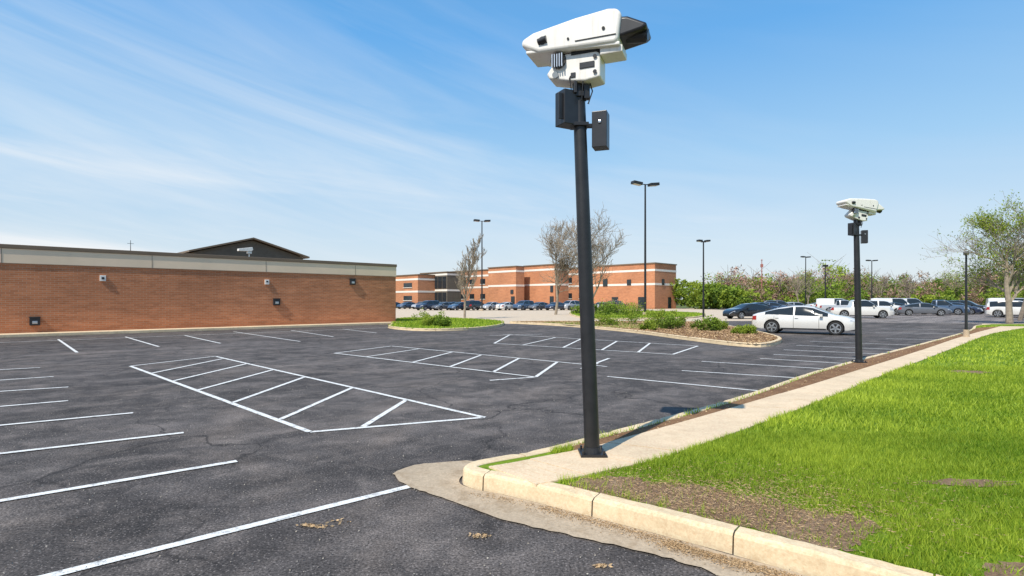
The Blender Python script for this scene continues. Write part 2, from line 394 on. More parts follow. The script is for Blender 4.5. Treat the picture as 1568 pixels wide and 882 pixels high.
def blades(n,x0,x1,y0,y1,h,w):
    P=np.stack([rng.uniform(x0,x1,n),rng.uniform(y0,y1,n)],1)
    P=P[(np.abs(P[:,0])/np.maximum(P[:,1],.1)<1.02)]
    m=inpoly(P,offset(Ks,-.14)+[(70,-30),(12,-8)])&~inpoly(P,path_poly)&~inpoly(P,mul)
    P=P[m]
    dm=np.zeros(len(P),bool); dn=np.ones(len(P))
    for q in patches: dm|=inpoly(P,q); dn=np.minimum(dn,near(P,q,.18))
    cf=np.sin(P[:,0]*13+3*np.sin(P[:,1]*7))*np.sin(P[:,1]*15+2*np.sin(P[:,0]*9))
    keep=np.where(dm,rng.random(len(P))<(.45*(1-dn)**1.2)*(cf>-.1)+.03,rng.random(len(P))<(.30+.70*dn)*(.82+.18*cf))
    P=P[keep]; dn=dn[keep]; cf=cf[keep]
    N=len(P)
    nz=(np.sin(P[:,0]*2.3+1.3*np.sin(P[:,1]*1.7))+np.sin(P[:,1]*3.1+P[:,0]*1.1)+np.sin(P[:,0]*.7-P[:,1]*.9))/3
    hh=h*rng.uniform(.5,1.3,N)*(1+.35*nz+.35*cf)*(.6+.4*dn); an=rng.uniform(0,6.283,N); la=rng.uniform(0,6.283,N); le=rng.uniform(.1,.9,N)*hh
    dx=np.cos(an)*w*.5*rng.uniform(.7,1.3,N); dy=np.sin(an)*w*.5
    z=np.full(N,.135)
    A=np.stack([P[:,0]-dx,P[:,1]-dy,z],1);B=np.stack([P[:,0]+dx,P[:,1]+dy,z],1)
    C=np.stack([P[:,0]+np.cos(la)*le,P[:,1]+np.sin(la)*le,z+hh],1)
    t=np.clip(.48+.32*nz+.12*cf+rng.normal(0,.2,N),0,1)
    return np.stack([A,B,C],1),t
b1=blades(270000,.4,6.5,2.6,6.5,.056,.0065)
b2=blades(190000,1,14,6.5,13,.058,.014)
b3=blades(110000,6,36,13,34,.06,.034)
V=np.concatenate([b1[0],b2[0],b3[0]]);T=np.concatenate([b1[1],b2[1],b3[1]])
quads_obj('grass',V,T,M['grass'],k=3)
def scatter(poly,n,z,size,asp=.3):
    p=np.array(poly); P=np.stack([rng.uniform(p[:,0].min(),p[:,0].max(),n),rng.uniform(p[:,1].min(),p[:,1].max(),n)],1)
    P=P[inpoly(P,poly)]; C=np.concatenate([P,np.full((len(P),1),z)],1)+rng.uniform(0,.008,(len(P),3))*[0,0,1]
    return leaf_quads(C,size,True,asp)
A=[scatter(ds,6500,.144,.012,.18),scatter(mul,50000,.147,.018,.4)]
n=11000; C=np.stack([rng.normal(1.75,.8,n),rng.normal(4.35,.42,n),rng.uniform(.15,.17,n)],1)
C=C[inpoly(C[:,:2],offset(Ks,-.17)+[(70,-30),(12,-8)])&~inpoly(C[:,:2],path_poly)]
A.append(leaf_quads(C,.018,True,.12))
for (x0,y0,x1,y1,n) in [(.3,4.55,1.25,3.84,1300),(1.1,3.90,2.2,3.05,4200),(-.3,4.9,.4,4.5,250)]:
    t=rng.random(n); C=np.stack([x0+(x1-x0)*t-np.abs(rng.normal(0,.07,n)),y0+(y1-y0)*t-np.abs(rng.normal(0,.06,n)),np.full(n,.022)],1)
    A.append(leaf_quads(C,.010,True,.35))
V=np.concatenate(A); quads_obj('leaf_litter',V,rng.random(len(V)),M['straw'])
D=[]
for (cx,cy,r,n) in [(-1.47,4.16,.055,45),(-1.32,4.25,.06,16),(-.235,3.99,.06,50),(.57,3.54,.05,30),(-1.55,4.18,.04,30)]:
    C=np.stack([rng.normal(cx,r*.7,n),rng.normal(cy,r*.3,n),rng.uniform(.008,.014,n)],1); D.append(leaf_quads(C,.022,True,.3))
V=np.concatenate(D); quads_obj('fallen_leaves',V,rng.uniform(.5,1,len(V)),M['straw'])
n=5200; C=np.stack([rng.uniform(-7,2.2,n),rng.uniform(3.2,11,n),np.full(n,.009)],1)
C=C[~inpoly(C[:,:2],lawn_poly)]
V=leaf_quads(C,.0065,True,.8); quads_obj('loose_grit',V,rng.random(len(V)),M['pebble'])

# ------------------------------------------------------------------ planted islands
isl1=smooth_poly([(-8.1,37),(-7.3,33.4),(-5.2,30.9),(-3.1,31.2),(-1.54,33.4),(-.6,38),(-1.2,44),(-5.3,50),(-10,50)],5,True)
kerb('island_kerb',isl1,side=1,closed=True,seg=2)
sheet('island_planting',isl1,.12,M['lawn'])
isl2=smooth_poly([(-.1,41),(3.3,36.6),(6.2,29.6),(7.4,24.1),(8.4,20.5),(9.6,20.6),(11.6,24.0),(12.9,30.1),(13.8,36.1),(14.2,40.5),(10.8,42.3),(5.1,42.5),(1,42.2)],5,True)
kerb('island_kerb',isl2,side=1,closed=True,seg=2)
sheet('island_planting',isl2,.12,M['mulch'])
isl3=smooth_poly([(6.8,51),(14.4,51),(19,56),(24,72),(18.7,86),(9,80)],5,True)
kerb('island_kerb',isl3,side=1,closed=True,seg=3)
sheet('island_planting',isl3,.12,M['lawn'])
sheet('island_planting',smooth_poly([(2.4,38.6),(6,32),(8,33),(8,40),(3,41)],5,True),.126,M['lawn'])
def tuft(poly,n,h,w,z):
    p=np.array(poly);P=np.stack([rng.uniform(p[:,0].min(),p[:,0].max(),n),rng.uniform(p[:,1].min(),p[:,1].max(),n)],1);P=P[inpoly(P,poly)]
    N=len(P);C=np.concatenate([P,np.full((N,1),z)],1);an=rng.uniform(0,6.28,N)
    d=np.stack([np.cos(an)*w,np.sin(an)*w,np.zeros(N)],1);tip=C+np.stack([rng.normal(0,h*.4,N),rng.normal(0,h*.4,N),h*rng.uniform(.5,1.3,N)],1)
    return np.stack([C-d,C+d,tip],1)
V=np.concatenate([tuft(isl1,14000,.08,.03,.12),tuft(isl3,12000,.1,.05,.12)])
quads_obj('island_grass',V,rng.random(len(V)),M['grass'],k=3)
V=scatter(isl2,26000,.13,.05,.5); quads_obj('island_bark_chips',V,rng.random(len(V)),M['straw'])

def shrub(x,y,r,h,mat='leaf_green',z=.12,n=1500,leaf=.05):
    N=n; cl=[(rng.normal(0,r*.5),rng.normal(0,r*.5),rng.uniform(.15,.85)*h,rng.uniform(.2,.45)*r) for _ in range(14)]
    c=np.array([cl[i] for i in rng.integers(0,14,N)])
    d=rng.normal(size=(N,3)); d/=np.linalg.norm(d,axis=1)[:,None]
    C=c[:,:3]+d*(c[:,3]*rng.uniform(.4,1.25,N))[:,None]; C[:,2]=np.abs(C[:,2])
    C+=np.array([x,y,z])
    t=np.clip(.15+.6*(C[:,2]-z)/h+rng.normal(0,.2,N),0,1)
    return quads_obj('shrub',leaf_quads(C,leaf),t,M[mat])
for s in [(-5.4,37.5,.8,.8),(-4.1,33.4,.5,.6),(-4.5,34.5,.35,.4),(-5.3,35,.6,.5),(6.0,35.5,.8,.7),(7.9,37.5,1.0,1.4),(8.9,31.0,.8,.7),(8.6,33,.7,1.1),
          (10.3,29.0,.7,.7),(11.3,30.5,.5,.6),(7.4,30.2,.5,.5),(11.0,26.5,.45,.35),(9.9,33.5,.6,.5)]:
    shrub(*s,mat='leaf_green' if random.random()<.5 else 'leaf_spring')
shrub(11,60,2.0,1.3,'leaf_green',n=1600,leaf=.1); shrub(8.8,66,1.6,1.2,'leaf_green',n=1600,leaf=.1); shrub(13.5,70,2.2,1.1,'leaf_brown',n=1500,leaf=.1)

# ------------------------------------------------------------------ trees
def tree(name,x,y,z0,H,r0,kids,seed,ang=.7,up=.25,trunk=.3,lenf=.62,leaf=None,nleaf=0,leafsize=.06,bark='bark',wid=1.0,minr=.006,lean=(0,0),parent=None,thr=-.1,scat=.14,asp=.6):
    R=random.Random(seed); mb=MB(); tips=[]
    def grow(p,d,L,r,lv):
        n=5 if lv==0 else (4 if lv<3 else 3); pts=[p];rd=[r]
        q=p.copy();dd=d.copy();step=L/(n-1)
        for i in range(1,n):
            w=.10 if lv==0 else .22
            dd=(dd+Vector((R.gauss(0,w),R.gauss(0,w),R.gauss(0,w)+ (up*.35 if lv else .1)))).normalized()
            q=q+dd*step; pts.append(q.copy()); rd.append(max(minr*.7,r*(1-.72*i/(n-1))))
        mb.tube(pts,rd,8 if lv==0 else (5 if lv<2 else 3),cap=False)
        if lv>=len(kids): tips.append(q); return
        if lv>=len(kids)-1: tips.extend(pts[1:])
        for k in range(kids[lv]):
            t=(trunk if lv==0 else .2)+(1-(trunk if lv==0 else .2))*((k+R.random()*.8)/kids[lv])
            f=min(t*(n-1),n-1.001);i=int(f);u=f-i
            s=pts[i].lerp(pts[i+1],u); rr=rd[i]*(1-u)+rd[i+1]*u
            ax=(pts[i+1]-pts[i]).normalized()
            az=R.uniform(0,6.283)
            o=Vector((math.cos(az),math.sin(az),R.uniform(-.1,.3)))
            o=(o-ax*o.dot(ax)).normalized()
            a=ang*R.uniform(.6,1.3)
            nd=(ax*math.cos(a)+o*math.sin(a)*wid); nd.z+=up*.4; nd.normalize()
            grow(s,nd,L*lenf*R.uniform(.7,1.15)*(1.15-.45*t if lv==0 else 1),max(minr,rr*.62),lv+1)
    grow(Vector((0,0,0)),Vector((lean[0],lean[1],1)).normalized(),H*.78,r0,0)
    zs=max(v[2] for v in mb.v); s=H/zs
    mb.v=[(a*s,b*s,c*s) for a,b,c in mb.v]
    e=empty(name,(x,y,z0))
    if parent: e.parent=parent
    mb.obj('trunk_and_branches',[M[bark]],e)
    if leaf:
        tp=np.array([tuple(t*s) for t in tips]); C=tp[rng.integers(0,len(tp),nleaf)]+rng.normal(0,scat,(nleaf,3))
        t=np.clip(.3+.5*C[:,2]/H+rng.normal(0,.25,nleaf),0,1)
        key=np.sin(C[:,0]*1.4+seed)+np.sin(C[:,1]*1.7)+np.sin(C[:,2]*1.9)
        keep=(key+rng.normal(0,.8,nleaf)+(C[:,2]/H-.5)*2.0)>thr
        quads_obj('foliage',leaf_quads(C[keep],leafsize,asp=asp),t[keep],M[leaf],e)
    return e
tree('bare_tree',-4.35,51,.12,8.0,.12,[18,8,6,4],3,ang=.42,up=.55,trunk=.15,lenf=.42,bark='bark_light',minr=.016)
tree('bare_tree',9.1,62,.12,12.2,.28,[10,7,6,4],11,ang=.8,up=.35,trunk=.22,lenf=.6,bark='bark_light',minr=.024)
tree('bare_tree',5.2,66,.0,11.6,.22,[10,7,6,4],14,ang=.8,up=.3,trunk=.25,lenf=.62,bark='bark_light',minr=.024)
tree('leafing_tree',34.6,38.6,.12,9.4,.30,[10,7,6,5],21,ang=.85,up=.35,trunk=.22,lenf=.66,leaf='leaf_spring',nleaf=20000,leafsize=.06,minr=.014,thr=.4,bark='bark_light')
tree('bare_tree',43,47,.0,8.5,.2,[9,6,5,3],23,ang=.8,up=.3,trunk=.3,lenf=.58,minr=.014)

def treeline():
    Ks_=['leaf_green','leaf_brown','leaf_spring','leaf_pink']
    Q={k:[] for k in Ks_}; TT={k:[] for k in Q}; tr=MB()
    R=random.Random(5)
    def one(x,y,h,w,kind,n=420,trunk=True):
        k=R.randint(9,15); bare=kind in('leaf_brown','leaf_pink')
        cl=np.array([(R.gauss(0,w*.3),R.gauss(0,w*.3),R.uniform(.15,.9)*h,R.uniform(.14,.28)*w) for _ in range(k)])
        c=cl[rng.integers(0,k,n)]; d=rng.normal(size=(n,3)); d/=np.linalg.norm(d,axis=1)[:,None]
        C=c[:,:3]+d*(c[:,3]*rng.uniform(.3,1.15,n))[:,None]; C[:,2]=np.clip(C[:,2],.1,h)
        C+=np.array([x,y,0])
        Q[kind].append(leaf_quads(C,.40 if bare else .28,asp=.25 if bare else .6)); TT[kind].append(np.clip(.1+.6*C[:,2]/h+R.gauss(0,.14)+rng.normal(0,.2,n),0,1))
        if trunk:
            tr.tube([(x,y,-.1),(x+R.uniform(-.2,.2),y,h*.5),(x+R.uniform(-.5,.5),y,h*1.02)],[.16,.1,.03],4,cap=False)
            for _ in range(14 if bare else 7):
                z=R.uniform(.25,.85)*h;a=R.uniform(0,6.28);l=w*R.uniform(.25,.55)
                tr.tube([(x,y,z),(x+math.cos(a)*l,y+math.sin(a)*l,z+l*.9)],[.06,.02],3,cap=False)
    for i in range(32):
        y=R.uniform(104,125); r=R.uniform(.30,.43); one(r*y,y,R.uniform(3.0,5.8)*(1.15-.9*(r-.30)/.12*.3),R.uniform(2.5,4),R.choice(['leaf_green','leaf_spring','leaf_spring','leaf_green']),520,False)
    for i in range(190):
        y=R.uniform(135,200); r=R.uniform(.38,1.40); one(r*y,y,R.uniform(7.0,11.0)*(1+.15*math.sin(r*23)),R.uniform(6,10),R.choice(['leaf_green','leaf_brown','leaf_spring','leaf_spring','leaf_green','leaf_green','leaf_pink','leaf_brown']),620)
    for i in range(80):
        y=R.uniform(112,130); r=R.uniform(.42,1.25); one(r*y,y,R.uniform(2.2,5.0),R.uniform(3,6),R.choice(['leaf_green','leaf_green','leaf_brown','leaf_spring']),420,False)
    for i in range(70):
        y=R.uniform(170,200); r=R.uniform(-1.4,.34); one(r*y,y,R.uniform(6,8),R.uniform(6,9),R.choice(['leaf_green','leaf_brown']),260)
    e=empty('distant_trees')
    for k in Q: quads_obj('foliage_'+k,np.concatenate(Q[k]),np.concatenate(TT[k]),M[k],e)
    tr.obj('trunks',[M['bark']],e)
treeline()
for i,(x,y,h) in enumerate([(56,108,7.6),(63,118,8.5),(81,122,8.0),(98,125,9.0),(72,100,6.4)]):
    tree('bare_tree',x,y,0,h,.2,[9,6,5],40+i,ang=.75,up=.35,trunk=.25,lenf=.6,minr=.035,bark='bark_light',leaf='leaf_spring' if i%2 else None,nleaf=1500,leafsize=.12,thr=.2,scat=.3)

# ------------------------------------------------------------------ left brick building
th=math.atan2(.694,.72)
B=empty('brick_building',(-8.65,41.3,0),(0,0,th))
mb=MB(); mb.box((-24,9,1.725),(48,18,3.45)); mb.obj('brick_walls',[M['brick']],B)
mb=MB(); mb.box((-24,9,3.815),(48.06,18.06,.73)); mb.obj('fascia_band',[M['band']],B)
mb=MB(); mb.box((-24,9,4.28),(48.14,18.14,.2)); mb.obj('coping',[M['coping']],B,bevel=.02)
mb=MB()
for x in np.arange(-46,-1,6.1): mb.box((x,-.034,3.815),(.02,.012,.70))
mb.box((-24,-.036,3.47),(48,.012,.03))
mb.obj('panel_joints',[M['coping']],B)
mb=MB(); mb.prism([(-9.9,4.3),(-9.9,5.6),(-5.45,6.85),(-1.0,5.6),(-1.0,4.3)],14,27); mb.obj('gable_wall',[M['roofgrey']],B)
mb=MB()
for s in (-1,1):
    a=Vector((-5.45,0,6.93));b=Vector((-5.45+s*4.9,0,5.55)); n=Vector((0,0,.14))
    vs=[]
    for y in (13.6,27.4):
        for p in (a,b,b+n,a+n): vs.append((p.x,y,p.z))
    mb.add(vs,[(0,1,2,3),(7,6,5,4),(0,4,5,1),(3,2,6,7),(1,5,6,2),(0,3,7,4)])
mb.obj('gable_roof',[M['coping']],B)
mb=MB(); mb.box((-17.7,-.04,2.86),(.26,.08,.3),0); mb.box((-17.7,-.09,2.86),(.12,.03,.12),1)
mb.box((-9.35,-.04,2.85),(.26,.08,.3),0); mb.box((-9.35,-.09,2.88),(.12,.03,.1),1)
mb.obj('wall_sensor_boxes',[M['whitemetal'],M['blackplastic']],B,bevel=.01)
mb=MB()
for x,z,s in [(-3.52,3.0,.42),(-8.76,1.6,.42),(-20.4,.68,.40)]:
    mb.box((x,-.06,z),(s,.12,s),0); mb.box((x,-.13,z-.05),(s*.5,.04,s*.35),1); mb.box((x,-.08,z+s*.5),(s*1.1,.16,.04),0)
mb.obj('wall_light_boxes',[M['blackplastic'],M['rim']],B,bevel=.015)
mb=MB(); mb.tube([(-10.3,.3,4.38),(-10.3,.3,4.75)],[.04,.04],8); mb.prism([(-10.95,4.72),(-10.95,4.86),(-10.15,5.0),(-10.1,4.84),(-10.2,4.74)],.15,.45); mb.box((-10.3,.3,4.66),(.25,.22,.14))
mb.obj('roof_camera',[M['whitemetal']],B,bevel=.015)
mb=MB(); mb.tube([(-16.4,.5,4.3),(-16.4,.5,4.98)],[.02,.012],6); mb.tube([(-16.55,.5,4.8),(-16.25,.5,4.8)],[.01,.01],5); mb.obj('antenna',[M['black']],B)
mb=MB(); mb.box((-24,-.6,.06),(47.8,1.2,.14)); mb.obj('building_footway',[M['path']],B,bevel=.02)
mb=MB(); mb.box((-24,-1.29,.065),(47.8,.16,.15)); mb.obj('building_kerb',[M['kerb']],B,bevel=.02)

# ------------------------------------------------------------------ school building
S=empty('school_building')
ta=math.atan2(.695,.72)
def block(cx,cy,h,L2,L1,mat='brick2',bands=(.86,.55),wins=0):
    e=empty('wing',(cx,cy,0),(0,0,ta)); e.parent=S
    mb=MB(); mb.box((L1/2,L2/2,h/2),(L1,L2,h)); mb.obj('walls',[M[mat]],e)
    mb=MB(); mb.box((L1/2,L2/2,h+.12),(L1+.3,L2+.3,.24)); mb.obj('coping',[M['coping']],e)
    mb=MB()
    for b in bands: mb.box((L1/2,L2/2,h*b),(L1+.08,L2+.08,.42))
    if bands: mb.obj('stone_bands',[M['white_trim']],e)
    mb=MB()
    for k in range(wins):
        y=L2*(k+.5)/wins
        for zz in (h*.30,h*.7): mb.box((-.03,y,zz),(.12,L2/wins*.42,h*.14),0); mb.box((-.06,y,zz-h*.075),(.2,L2/wins*.46,.12),1)
    if wins: mb.obj('windows',[M['glass'],M['white_trim']],e)
    return e
W1=block(28.3,110,9.0,16,8.2,wins=0)
block(17.5,128,9.2,11,9,wins=3)
W3=block(9.3,120,9.4,9.4,4.5,bands=(.9,.55))
W4=block(.86,122,9.1,9.1,2.6,bands=(.9,.55))
block(-5.5,130,8.8,16,9,wins=4)
e=block(-14.6,125,8.0,10.4,4,'roofgrey',(.95,.5),0)
mb=MB()
for k in range(6):
    for z in (2.2,5.8): mb.box((-.05,1+k*1.65,z),(.1,1.4,2.6))
mb.obj('glazing',[M['glass']],e)
block(-21.2,125,7.4,16,6,bands=(.88,.5),wins=2)
block(2,138,8.6,24,22,bands=(),wins=0)
mb=MB()
for y,z,w,h in [(3,1.2,1.6,2.4),(9.5,1.2,1.6,2.4),(12,5.5,1.2,1.6),(6,5.4,1,1.2)]: mb.box((-.05,y,z),(.14,w,h))
for x,z,w,h in [(3,5.4,.9,1.2),(5.5,1.2,1.1,2.3)]: mb.box((x,-.05,z),(w,.14,h))
mb.obj('doors_and_vents',[M['glass']],W1)
mb=MB(); mb.box((-.05,1.2,3.6),(.14,.9,.9)); mb.box((-.05,.9,1.3),(.14,1.1,2.6)); mb.obj('door',[M['glass']],W4)
mb=MB(); mb.box((-.05,.9,4.2),(.14,.8,1.4)); mb.box((-.05,.9,1.3),(.14,1.1,2.6)); mb.obj('door',[M['glass']],W3)

# ------------------------------------------------------------------ street lamps
def lamp(x,y,h,span,r=.09,rot=0,z0=0.0,headh=.12,headw=.3,tilt=.06,name='street_lamp'):
    e=empty(name,(x,y,z0),(0,0,rot))
    mb=MB(); mb.tube([(0,0,.3),(0,0,h-.1)],[r,r*.65],10); mb.obj('pole',[M['black']],e,smooth=40)
    mb=MB(); mb.tube([(0,0,0),(0,0,.32)],[r*2.2,r*1.9],12); mb.obj('footing',[M['gutter']],e,smooth=40)
    mb=MB(); mb.tube([(-span*.2,0,h-.05),(span*.2,0,h-.05)],[.05,.05],6); mb.obj('cross_arm',[M['black']],e)
    for s in (-1,1):
        R=Matrix.Rotation(-s*tilt,3,'Y')
        mb=MB(); mb.box((s*span*.33,0,h+.02),(span*.34,headw*1.2,headh),0,R=R); mb.box((s*span*.33,0,h+.02-headh*.5),(span*.27,headw,.03),1,R=R)
        mb.obj('lamp_head',[M['black'],M['rim']],e,bevel=.02)
    return e
lamp(-4.87,90,14.6,2.7,.13,.3,.0,.28,.6)
lamp(14.45,60.2,14.2,3.2,.14,.35,.12,.3,.6,.12)
lamp(13.45,39,5.75,.9,.07,.2,.12,.12,.3)
lamp(58.2,110,10.3,2.2,.12,.4,.0,.22,.5)
lamp(71.3,110,9.6,2.2,.12,.1,.0,.22,.5)
lamp(50.8,90,7.3,.7,.12,.2,.0,.3,.4)
lamp(64,120,6,.8,.1)
lamp(19.35,23.65,3.55,.62,.055,.9,.135,.09,.16,.25)
e=empty('radio_mast',(54,120,0)); mb=MB(); mb.tube([(0,0,0),(0,0,10.6)],[.16,.07],6)
for z in np.arange(2,10.5,1.2): mb.box((0,0,z),(.34,.34,.08))
mb.box((0,0,9.2),(.5,.3,.7)); mb.obj('mast',[M['redmast']],e)

# ------------------------------------------------------------------ surveillance camera poles
def cam_pole(x,y,z0,h,yaw,lean,scale=1.0,pr=.072,pitch=0,visor='blackplastic'):
    e=empty('surveillance_camera_pole',(x,y,z0))
    mb=MB(); mb.tube([(0,0,.02),(lean*.5,0,h*.5),(lean,0,h)],[pr*1.08,pr,pr*.86],20); mb.obj('pole',[M['black']],e,smooth=40)
    mb=MB(); mb.box((0,0,.012),(pr*3.6,pr*3.6,.025)); mb.tube([(0,0,.02),(0,0,.08)],[pr*1.35,pr*1.2],20)
    for k in range(4): mb.tube([(math.cos(k*1.57+.78)*pr*2.0,math.sin(k*1.57+.78)*pr*2.0,.02),(math.cos(k*1.57+.78)*pr*2.0,math.sin(k*1.57+.78)*pr*2.0,.06)],[.014,.014],6)
    mb.obj('base_plate',[M['black']],e)
    hd=empty('head_mount',(lean,0,h)); hd.parent=e; hd.scale=(scale,)*3
    mb=MB()
    mb.box((-.03,-.02,.02),(.035,.05,.26)); mb.box((.05,.0,.0),(.03,.05,.24)); mb.box((.01,0,-.12),(.16,.16,.05)); mb.box((.01,0,-.42),(.17,.17,.035))
    mb.box((.075,-.05,-.1),(.06,.07,.14)); mb.box((-.04,-.09,-.03),(.03,.03,.18)); mb.tube([(.1,-.06,.02),(.13,-.08,-.1),(.09,-.07,-.22)],[.008]*3,5)
    mb.tube([(-.06,-.05,.12),(-.10,-.10,.02),(-.08,-.09,-.10)],[.009]*3,5); mb.tube([(.0,-.08,.1),(.03,-.12,-.02),(.02,-.10,-.2)],[.007]*3,5)
    mb.box((-.1,0,-.2),(.12,.04,.04)); mb.box((.12,0,-.42),(.1,.04,.04))
    mb.obj('mounting_bracket',[M['black']],hd,bevel=.005)
    mb=MB(); mb.box((-.11,-.02,-.26),(.19,.17,.34),0,rz=.5); mb.box((-.155,-.105,-.26),(.13,.012,.26),1,rz=.5)
    mb.obj('control_box',[M['blackplastic'],M['black']],hd,bevel=.018,seg=3)
    mb=MB(); mb.box((.225,0,-.47),(.15,.16,.36),0,rz=-.35); mb.box((.20,-.083,-.40),(.03,.012,.03),1,rz=-.35)
    mb.obj('control_box',[M['blackplastic'],M['rim']],hd,bevel=.02,seg=3)
    hh=empty('camera_unit',(0,0,0),(0,pitch,yaw)); hh.parent=hd
    mb=MB(); mb.prism([(-.30,.10),(-.16,.275),(.20,.275),(.25,.22),(.25,.0),(.10,-.02),(-.06,.0),(-.27,.05)],-.12,.12)
    mb.obj('lower_unit',[M['whitemetal']],hh,bevel=.018,seg=3)
    mb=MB(); mb.box((.12,-.124,.13),(.15,.012,.06)); mb.box((-.02,-.124,.05),(.05,.012,.05)); mb.tube([(.2,-.11,.05),(.2,-.135,.05)],[.016,.016],8); mb.tube([(.2,-.11,.2),(.2,-.135,.2)],[.016,.016],8)
    mb.obj('service_panel',[M['blackplastic']],hh,bevel=.004)
    mb=MB(); mb.tube([(-.17,-.09,.22),(-.17,-.17,.20)],[.085,.07],20)
    for k in range(5): mb.box((-.22+k*.025,-.175,.20),(.01,.02,.13),1)
    mb.obj('infrared_lens',[M['blackplastic'],M['rim']],hh,smooth=40)
    mb=MB(); mb.tube([(-.20,-.1,.08),(-.20,-.15,.07)],[.035,.03],14); mb.obj('small_lens',[M['rim']],hh,smooth=40)
    mb=MB(); mb.prism([(-.545,.39),(-.54,.455),(-.42,.51),(.02,.58),(.34,.61),(.43,.595),(.47,.54),(.44,.29),(.40,.27),(-.36,.30)],-.2,.2)
    mb.obj('housing',[M['whitemetal']],hh,bevel=.035,seg=4,smooth=35)
    mb=MB(); mb.prism([(-.50,.315),(-.50,.345),(.45,.285),(.45,.25)],-.18,.18); mb.obj('housing_underplate',[M['whitemetal']],hh,bevel=.01)
    mb=MB(); mb.box((.36,-.02,.235),(.22,.24,.07)); mb.obj('mount_foot',[M['whitemetal']],hh,bevel=.012)
    mb=MB(); mb.box((.10,-.03,.262),(.28,.2,.03)); mb.obj('gasket',[M['darkgap']],hh)
    mb=MB(); mb.tube([(-.36,-.20,.40),(-.27,-.205,.415)],[.032,.036],12); mb.tube([(-.315,-.16,.407),(-.315,-.212,.407)],[.042,.04],14); mb.obj('side_port',[M['blackplastic']],hh,smooth=40)
    mb=MB(); mb.tube([(.30,-.195,.42),(.30,-.21,.42)],[.016,.016],8); mb.tube([(-.05,-.195,.38),(-.05,-.21,.38)],[.012,.012],8); mb.box((.22,-.203,.345),(.4,.008,.008)); mb.obj('seams',[M['darkgap']],hh)
    mb=MB(); pro=[(.40,.32),(.40,.535),(.52,.52),(.69,.43),(.71,.40),(.66,.365)]
    mb.prism(pro,-.165,.165); mb.obj('visor',[M[visor]],hh,bevel=.03,seg=3,smooth=35)
    mb=MB(); mb.tube([(.5,-.02,.39),(.69,-.03,.355)],[.072,.062],20); mb.obj('lens_barrel',[M['black']],hh,smooth=40)
    mb=MB(); mb.tube([(.685,-.03,.356),(.697,-.031,.354)],[.05,.045],20); mb.obj('lens',[M['lens']],hh,smooth=40)
    return e
cam_pole(.81,5.6,.15,3.73,math.radians(-22),-.14,1.0)
cam_pole(8.72,13.95,.14,3.58,math.radians(8),-.07,.9,pitch=math.radians(8),visor='whitemetal')

